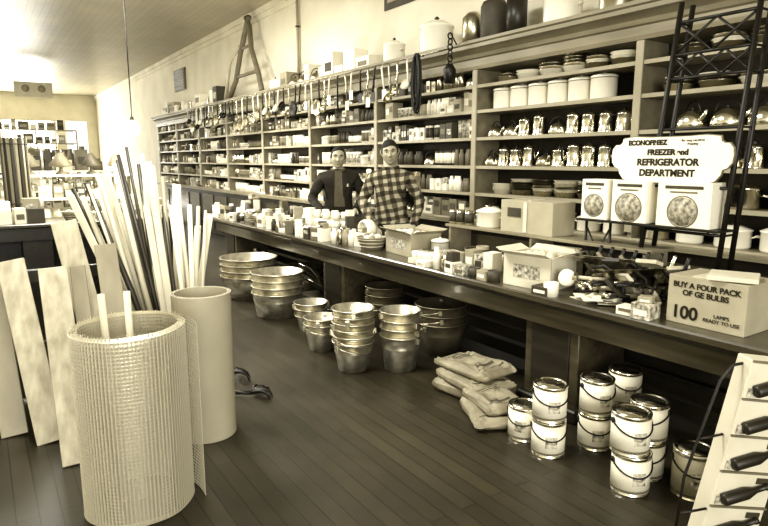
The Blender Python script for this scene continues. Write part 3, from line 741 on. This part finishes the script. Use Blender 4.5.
for k in range(4):
    a=-.7+.45*k; x0,y0=1.32,3.85
    b.tube([(x0,y0,.06),(x0+.07*math.cos(a),y0+.07*math.sin(a),.07),(x0+.11*math.cos(a),y0+.11*math.sin(a),.05),(x0+.13*math.cos(a),y0+.13*math.sin(a),.008)],[.012,.011,.009,.004],BLK,6)
b.tube([(1.32,3.85,.06),(1.24,3.92,.05)],.014,BLK,8); b.tube([(1.32,3.85,.06),(1.33,3.86,.003)],.01,BLK,6); b.done()

# ------------------------------------------------------------ mid/left background
b=B('cross_counter',(.4,8,0))
b.box((.45,8.05,.78),(3.3,.8,.04),M_COUNTER,ch=.01); b.box((.45,7.72,.68),(3.2,.03,.14),M_CTRDARK)
for x in (-1.0,.5,1.95): b.box((x,8.05,.38),(.3,.6,.76),M_CTRDARK,ch=.006)
b.box((.45,8.2,.35),(3.2,.03,.68),M_CTRDARK); b.done()
b=B('cross_counter_goods',(.4,8,.8))
for yy in (7.85,8.15):
    x=-1.1
    while x<1.95:
        w=rnd(.08,.22)
        if not .62<x+w/2<1.18: carton(b,x+w/2,yy+rnd(-.03,.03),.8,.18,w*.9,rnd(.06,.2 if yy<8 else .3),random.choice([W1,W2,W3,G1,D2,W1,PRINT]),pi/2+rnd(-.1,.1))
        x+=w+.01
b.done()
place('wicker_basket',basket,.9,7.85,0,.8)
def showcase(name,x0,x1,y,z1):
    b=B(name,((x0+x1)/2,y,0)); xc=(x0+x1)/2; w=x1-x0
    b.box((xc,y,.3),(w,.55,.6),W2); b.box((xc,y,.63),(w+.04,.6,.06),M_TRIM)
    for z in (.95,z1): b.box((xc,y,z),(w,.5,.03),W1)
    for x in (x0+.03,x1-.03,xc):
        for dy in (-.22,.22): b.box((x,y+dy,(.66+z1)/2),(.04,.04,z1-.66),M_TRIM)
    for z in (.66,.965):
        x=x0+.08
        while x<x1-.2:
            w=rnd(.06,.2)
            if random.random()<.6: carton(b,x+w/2,y-.05,z,.2,w*.9,rnd(.08,.22),random.choice(PALS),pi/2)
            else: tin(b,x+w/2,y-.05,z,w*.4,rnd(.08,.2),random.choice([W1,CHR,W3]),None)
            x+=w+.01
    return b.done()
showcase('display_gondola',-.9,2.0,9.9,1.28)
showcase('display_gondola',-.9,2.2,12.4,1.3)
showcase('display_gondola',-.9,2.3,15.4,1.35)
showcase('display_gondola',-.6,2.4,18.8,1.4)
for x,s_ in ((.62,1),(1.02,1.15),(1.42,1),(1.75,.8)):
    b=B('lamp_shade',(x,9.9,1.295)); b.lathe([(0,0),(.07*s_,0),(.075*s_,.02),(.025*s_,.05),(.02*s_,.1),(.13*s_,.12),(.14*s_,.13),(.05*s_,.27),(.04*s_,.28),(.03*s_,.3),(0,.31)],random.choice([G3,D2]),(x,9.9,1.295),20); b.done()
for yy,zz,x1 in ((12.4,1.315,1.9),(15.4,1.365,2.0),(18.8,1.415,2.1)):
    b=B('gondola_top_stock',(.6,yy,zz)); x=-.5
    while x<x1:
        w=rnd(.10,.3); 
        if random.random()<.7: carton(b,x+w/2,yy,zz,.25,w*.9,rnd(.1,.45),random.choice([W1,W2,G1,D2,G3,D2]),pi/2)
        else: jar(b,x+w/2,yy,zz,w*.4,rnd(.2,.45),random.choice([D2,G3,CHD]))
        x+=w+.04
    b.done()
b=B('slat_fence_roll',(.42,9.1,0))
for q in range(22):
    a=2*pi*q/22; b.box((.42+.15*math.cos(a),9.1+.15*math.sin(a),.9),(.012,.03,1.76),WOODM if q%2 else WOODD,rz=a)
for z in (.2,.95,1.7): b.tube(arc((.42,9.1,z),.16,0,2*pi,24,(1,0,0),(0,1,0)),.005,BLK,4)
b.done()
b=B('stock_shelving',(.2,21,0))
for z in (.4,.8,1.2,1.6,2.0,2.4): b.box((.5,21.5,z),(4.4,.4,.03),M_TRIM)
for x in (-1.7,-.6,.5,1.6,2.7): b.box((x,21.5,1.2),(.04,.4,2.4),M_TRIM)
b.done()
b=B('stock_boxes',(.5,21.5,.4))
for z in (.415,.815,1.215,1.615,2.015,2.415):
    x=-1.6
    while x<2.4:
        w=rnd(.1,.3); carton(b,x+w/2,21.45,z,.25,w*.9,rnd(.1,.3),random.choice(PALS),pi/2); x+=w+.03
b.done()
b=B('hanging_sign',(1.7,20,3.4)); b.box((1.55,20,3.45),(.95,.03,.42),W2); 
for x in (1.2,1.9): b.tube([(x,20,3.66),(x,20,ZC)],.006,BLK)
b.lathe([(0,.003),(.1,.003),(.1,0)],G1,(1.35,19.982,3.48),20,Matrix.Rotation(pi/2,4,'X')); b.lathe([(0,.003),(.1,.003),(.1,0)],G1,(1.75,19.982,3.48),20,Matrix.Rotation(pi/2,4,'X'))
b.done()
BULB=mat('lit_bulb',.95,.3,emit=80)
for x,y,z,r in ((1.85,9,1.93,.10),):
    b=B('pendant_bulb',(x,y,z))
    b.tube([(x,y,z+.12),(x,y,ZC)],.008,BLK,6)
    b.lathe([(0,.10),(.026,.10),(.026,.14),(.015,.16),(0,.16)],BLK,(x,y,z),12)
    b.lathe([(0,-r),(r*.7,-r*.7),(r,0),(r*.75,r*.65),(.022,.10),(0,.10)],BULB,(x,y,z),16); b.done()
    l=bpy.data.lights.new('bulb_light','POINT'); l.energy=120; l.color=(1,.95,.82); l.shadow_soft_size=.1
    lo=bpy.data.objects.new('bulb_light',l); scene.collection.objects.link(lo); lo.location=(x,y,z-.22)

# ------------------------------------------------------------ people
def skinmesh(name,verts,edges,radii,root,sub=2):
    me=bpy.data.meshes.new(name); me.from_pydata(verts,edges,[]); o=bpy.data.objects.new(name,me); scene.collection.objects.link(o)
    mo=o.modifiers.new('s','SKIN'); mo.use_smooth_shade=True
    sv=me.skin_vertices[0].data
    for i,r in enumerate(radii): sv[i].radius=r if isinstance(r,tuple) else (r,r)
    for i in range(len(verts)): sv[i].use_root=(i==root)
    ss=o.modifiers.new('u','SUBSURF'); ss.levels=sub; ss.render_levels=sub
    dg=bpy.context.evaluated_depsgraph_get(); m2=bpy.data.meshes.new_from_object(o.evaluated_get(dg))
    bpy.data.objects.remove(o); return m2
def headmesh(b,C,S=1,hair=HAIR,recede=0):
    nu,nv=80,56; V=[];F=[]
    def g(x,z,x0,z0,sx,sz): return math.exp(-((x-x0)/sx)**2-((z-z0)/sz)**2)
    def full(ph): return math.cos(ph)**.82
    for i in range(nv+1):
        ph=-pi/2+pi*i/nv
        for j in range(nu):
            t=2*pi*j/nu; cp=full(ph) if 0<i<nv else 0; X=cp*math.sin(t); Y=-cp*math.cos(t); Z=math.sin(ph)
            x,y,z=X*.080,Y*.097,Z*.120
            if Z<0:
                x*=1-.24*(-Z)**2; y=y*(1-.05*(-Z)) if Y<0 else y*(1-.40*(-Z))
            if Y<0:
                y-= .026*g(x,z,0,-.024,.012,.016)+.014*g(x,z,0,.0,.009,.026)+.010*(g(x,z,.012,-.030,.008,.008)+g(x,z,-.012,-.030,.008,.008))
                y+= .018*(g(x,z,.031,.012,.016,.012)+g(x,z,-.031,.012,.016,.012))
                y-= .011*(g(x,z,.03,.034,.024,.009)+g(x,z,-.03,.034,.024,.009))
                y-= .006*(g(x,z,.045,-.02,.016,.018)+g(x,z,-.045,-.02,.016,.018))
                y-= .008*g(x,z,0,-.062,.022,.010)+.014*g(x,z,0,-.1,.026,.018)
                y+= .006*g(x,z,0,-.064,.022,.003)+.004*g(x,z,0,-.080,.02,.006)
            V.append((x*S,y*S,z*S))
    for i in range(nv):
        for j in range(nu): F.append([i*nu+j,i*nu+(j+1)%nu,(i+1)*nu+(j+1)%nu,(i+1)*nu+j])
    b.add(V,F,SKIN,C,True)
    V=[];F=[];nh=26
    for i in range(nh+1):
        for j in range(64):
            t=2*pi*j/64; ct=math.cos(t)
            if ct>0:
                k=ct**.5
                lo=(.58+recede*.20+.05*math.sin(t*3))*k-.10*(1-k)
                if abs(math.sin(t))>.88: lo=-.10
            else: lo=-.12-.42*min(1,-ct*2)
            p=pi/2-(pi/2-lo)*i/nh
            cp=max(0,math.cos(p))**.82
            X=cp*math.sin(t);Y=-cp*math.cos(t);Z=math.sin(p)
            vol=1.045+.022*noise.noise(Vector((X*3,Y*9,Z*5)))+.012*noise.noise(Vector((X*12,Y*12,Z*12)))
            if i>=nh-1: vol=1.0 if i==nh else vol-.02
            x,y,z=X*.081*vol,Y*.098*vol,Z*.120*(vol-.01)
            if Z<0 and Y>0: y*=(1-.35*(-Z))
            V.append((x*S,y*S,z*S))
    for i in range(nh):
        for j in range(64): F.append([i*64+j,i*64+(j+1)%64,(i+1)*64+(j+1)%64,(i+1)*64+j])
    b.add(V,F,hair,C,True)
    o=b.X; b.X=C if o is None else o@C
    for sx in (-1,1):
        b.lathe([(0,-.010*S),(.008*S,-.005*S),(.011*S,0),(.008*S,.005*S),(0,.010*S)],EYEW,(sx*.031*S,-.073*S,.010*S),12)
        b.lathe([(0,-.007*S),(.007*S,0),(0,.007*S)],EYE,(sx*.031*S,-.0815*S,.010*S),10)
        b.tube([(sx*.014*S,-.095*S,.030*S),(sx*.030*S,-.0945*S,.036*S),(sx*.048*S,-.083*S,.031*S)],[.004*S,.006*S,.003*S],hair,6)
        b.tube([(sx*.018*S,-.083*S,.015*S),(sx*.031*S,-.0845*S,.0185*S),(sx*.044*S,-.076*S,.014*S)],[.002*S,.003*S,.002*S],SKIN,6)
        b.tube([(sx*.076*S,-.004*S,.022*S),(sx*.084*S,.006*S,.026*S),(sx*.088*S,.010*S,.010*S),(sx*.084*S,.006*S,-.010*S),(sx*.076*S,-.002*S,-.026*S)],[.005*S,.008*S,.009*S,.008*S,.005*S],SKIN,8)
    b.tube([(-.024*S,-.086*S,-.063*S),(0,-.0975*S,-.0645*S),(.024*S,-.086*S,-.063*S)],[.0015*S,.0045*S,.0015*S],LIP,6)
    b.X=o
def hand(W,E,side):
    d=(W-E).normalized(); up=Vector((0,0,1)); lat=d.cross(up); lat.normalize(); nrm=lat.cross(d)
    v=[W-d*.01,W+d*.04]; e=[(0,1)]; r=[(.026,.02),(.036,.017)]
    for k,(o,l) in enumerate(((-.03,.062),(-.01,.072),(.011,.068),(.03,.052))):
        base=W+d*.085+lat*o; i0=len(v)
        v.append(base); e.append((1,i0)); r.append(.0125)
        v.append(base+d*l*.55-nrm*.006); e.append((i0,i0+1)); r.append(.0095)
        v.append(base+d*l*.85-nrm*.025); e.append((i0+1,i0+2)); r.append(.009)
        v.append(base+d*l*.95-nrm*.042); e.append((i0+2,i0+3)); r.append(.0075)
    i0=len(v); s=-1 if side>0 else 1
    v.append(W+d*.03+lat*s*.03-nrm*.005); e.append((1,i0)); r.append(.014)
    v.append(W+d*.06+lat*s*.052-nrm*.012); e.append((i0,i0+1)); r.append(.011)
    v.append(W+d*.085+lat*s*.055-nrm*.02); e.append((i0+1,i0+2)); r.append(.009)
    return skinmesh('h',v,e,r,0,1)
def man(name,x,y,yaw,height,top,hair,armL,armR,headpos,headrot,headS,bulk=1,recede=0,trou=TROU,jacket=False):
    s=height/1.74; ln=-.05
    V=[(0,0,.93),(0,ln*.3,1.06),(0,ln*.8,1.22),(0,ln*1.0,1.345),(0,ln*1.1,1.43),(0,ln*1.5,1.50)]
    R=[(.155*bulk,.115*bulk),(.16*bulk,.12*bulk),(.165*bulk,.12*bulk),(.135*bulk,.092*bulk),(.075,.068),(.066,.064)]
    E=[(0,1),(1,2),(2,3),(3,4),(4,5)]
    for sd,arm in ((1,armL),(-1,armR)):
        i=len(V); sh=Vector((sd*.175*bulk,ln+.01,1.340)); el=Vector(arm[0]); wr=Vector(arm[1])
        V+=[tuple(sh),tuple(sh.lerp(el,.45)),tuple(el),tuple(el.lerp(wr,.5)),tuple(wr)]; R+=[.074*bulk,.064*bulk,.054*bulk,.050*bulk,.042]; E+=[(3,i),(i,i+1),(i+1,i+2),(i+2,i+3),(i+3,i+4)]
        i=len(V); V+=[(sd*.095,0,.84),(sd*.105,-.015,.47),(sd*.11,.02,.09),(sd*.125,-.13,.045)]; R+=[.10,.07,.05,(.045,.04)]; E+=[(0,i),(i,i+1),(i+1,i+2),(i+2,i+3)]
    me=skinmesh(name,V,E,R,0,3)
    me.materials.clear()
    for m in (top,trou,SKIN,SHOE): me.materials.append(m)
    wl=[Vector(armL[1]),Vector(armR[1])]
    for p in me.polygons:
        c=p.center; k=0
        if c.z<.11: k=3
        elif c.z<.88 and min((c-w).length for w in wl)>.14 and abs(c.x)<.24 and c.y>-.2: k=1
        elif c.z>1.445 and abs(c.x)<.1: k=2
        p.material_index=k; p.use_smooth=True
    for v in me.vertices:
        if .12<v.co.z<1.40:
            q=v.co*Vector((9,9,14))+Vector((x,y,0)); v.co+=v.normal*(.012*noise.noise(q)+.006*noise.noise(q*2.2))
    me.update()
    bvh=BVHTree.FromPolygons([v.co.copy() for v in me.vertices],[list(p.vertices) for p in me.polygons])
    root=bpy.data.objects.new(name,me); scene.collection.objects.link(root)
    root.location=(x,y,0); root.rotation_euler=(0,0,yaw); root.scale=(s,s,s)
    b=B('head'); C=Matrix.Translation(headpos)@Matrix.Rotation(headrot[0],4,'Z')@Matrix.Rotation(headrot[1],4,'Y')@Matrix.Rotation(headrot[2],4,'X')
    headmesh(b,C,headS,hair,recede); b.done(root)
    b=B('garment_details')
    def drape(quad,mt,off=.008,n=8):
        a,bb,c,d=[Vector((q[0],q[1])) for q in quad]; vs=[];fs=[]
        for i in range(n+1):
            for j in range(n+1):
                p=a.lerp(bb,i/n).lerp(d.lerp(c,i/n),j/n)
                h=bvh.ray_cast(Vector((p.x,-1,p.y)),Vector((0,1,0)))
                yy=h[0].y if h[0] else -.1
                vs.append((p.x,max(yy,-.3)-off,p.y))
        for i in range(n):
            for j in range(n): fs.append([i*(n+1)+j,(i+1)*(n+1)+j,(i+1)*(n+1)+j+1,i*(n+1)+j+1])
        b.add(vs,fs,mt,None,True)
    cy=ln*1.15
    b.tube([Vector((.080*math.sin(t),cy-.076*math.cos(t),1.428+.024*abs(math.sin(t/2)))) for t in [2*pi*i/20+.25 for i in range(19)]],.015,SHIRT if jacket else top,8)
    b.tube([Vector((.178*bulk*math.sin(2*pi*i/28),.0-.145*bulk*math.cos(2*pi*i/28),.885)) for i in range(28)],.016,top,8,closed=True)
    if jacket:
        drape([(-.045,1.43),(.045,1.43),(.075,1.0),(-.055,1.0)],SHIRT,.004,12)
        for sd in (-1,1):
            drape([(sd*.04,1.43),(sd*.10,1.41),(sd*.105,1.28),(sd*.055,1.10)],top,.014)
            drape([(sd*.035,1.43),(sd*.065,1.425),(sd*.06,1.37),(sd*.012,1.365)],SHIRT,.012,5)
        drape([(.08,1.25),(.15,1.25),(.15,1.235),(.08,1.235)],D2,.008); drape([(.10,1.275),(.118,1.275),(.118,1.24),(.10,1.24)],W3,.009,3)
    else:
        drape([(-.016,1.41),(.016,1.41),(.016,.95),(-.016,.95)],top,.009,14)
        for sd in (-1,1): drape([(sd*.010,1.42),(sd*.075,1.42),(sd*.07,1.35),(sd*.03,1.34)],top,.014,5)
        for sd in (-1,1): drape([(sd*.06,1.27),(sd*.14,1.27),(sd*.14,1.17),(sd*.06,1.17)],top,.009,5)
    for z in (1.32,1.24,1.15,1.06):
        h=bvh.ray_cast(Vector((0.0,-1,z)),Vector((0,1,0)))
        if h[0]: b.lathe([(0,.003),(.007,.003),(.007,0)],G1 if not jacket else D2,(0,h[0].y-.010,z),10,Matrix.Rotation(pi/2,4,'X'))
    for arm in (armL,armR):
        E_,W_=Vector(arm[0]),Vector(arm[1]); d=(W_-E_).normalized()
        b.tube([W_-d*.035,W_-d*.01,W_+d*.006],[.047,.050,.045],top,14)
    b.done(root)
    for sd,arm in ((1,armL),(-1,armR)):
        m=hand(Vector(arm[1]),Vector(arm[0]),sd); m.materials.clear(); m.materials.append(SKIN)
        for p in m.polygons: p.use_smooth=True; p.material_index=0
        o=bpy.data.objects.new('hand_left' if sd>0 else 'hand_right',m); scene.collection.objects.link(o); o.parent=root
    return root
rd=math.radians
man('shopkeeper_in_jacket',3.52,6.2,rd(-30),1.68,JACK,HAIR,((.31,-.06,1.10),(.20,-.28,.98)),((-.33,-.06,1.10),(-.16,-.33,.90)),(0,-.10,1.582),(.03,.06,.06),1.07,1.12,1,jacket=True)
man('shopkeeper_in_plaid_shirt',3.50,5.08,rd(-42),1.72,PLAID,HAIR2,((.30,.0,1.09),(.25,-.15,.87)),((-.30,-.08,1.09),(-.13,-.30,.88)),(.0,-.105,1.592),(.12,-.08,.08),1.04,1.03,0)

# ------------------------------------------------------------ lights
def area(name,loc,rot,sx,sy,e,col=(1,.975,.90)):
    l=bpy.data.lights.new(name,'AREA'); l.shape='RECTANGLE'; l.size=sx; l.size_y=sy; l.energy=e; l.color=col
    o=bpy.data.objects.new(name,l); scene.collection.objects.link(o); o.location=loc; o.rotation_euler=rot; return o
area('storefront_daylight',(-1,-2.9,2.0),(pi/2,0,0),4,2.0,370)
area('overhead_fill',(.6,3.4,3.95),(0,0,0),1.2,1.2,210)  # added fill lamp above the frame, no fixture behind it
area('overhead_fill',(1.0,8.0,3.95),(0,0,0),1.4,2.4,330)  # second added fill, unseen, lifts the middle of the store
area('overhead_fill',(-2.2,15.0,3.95),(0,0,0),2.0,5.0,480)  # added left of the view to brighten the far left background
area('window_light',(0,YF-.1,1.9),(pi/2,0,pi),5,1.8,800)
w=bpy.data.worlds.new('world'); scene.world=w; w.use_nodes=True
w.node_tree.nodes['Background'].inputs[0].default_value=(1,.97,.88,1); w.node_tree.nodes['Background'].inputs[1].default_value=1.0

# ------------------------------------------------------------ camera
cd=bpy.data.cameras.new('camera'); cam=bpy.data.objects.new('camera',cd); scene.collection.objects.link(cam)
cd.sensor_width=36; cd.lens=600/768*36; cd.clip_start=.05; cd.clip_end=100
cam.location=(0,0,1.5); cam.rotation_euler=(pi/2-math.atan(103/600),0,-math.atan(409/609))
scene.camera=cam
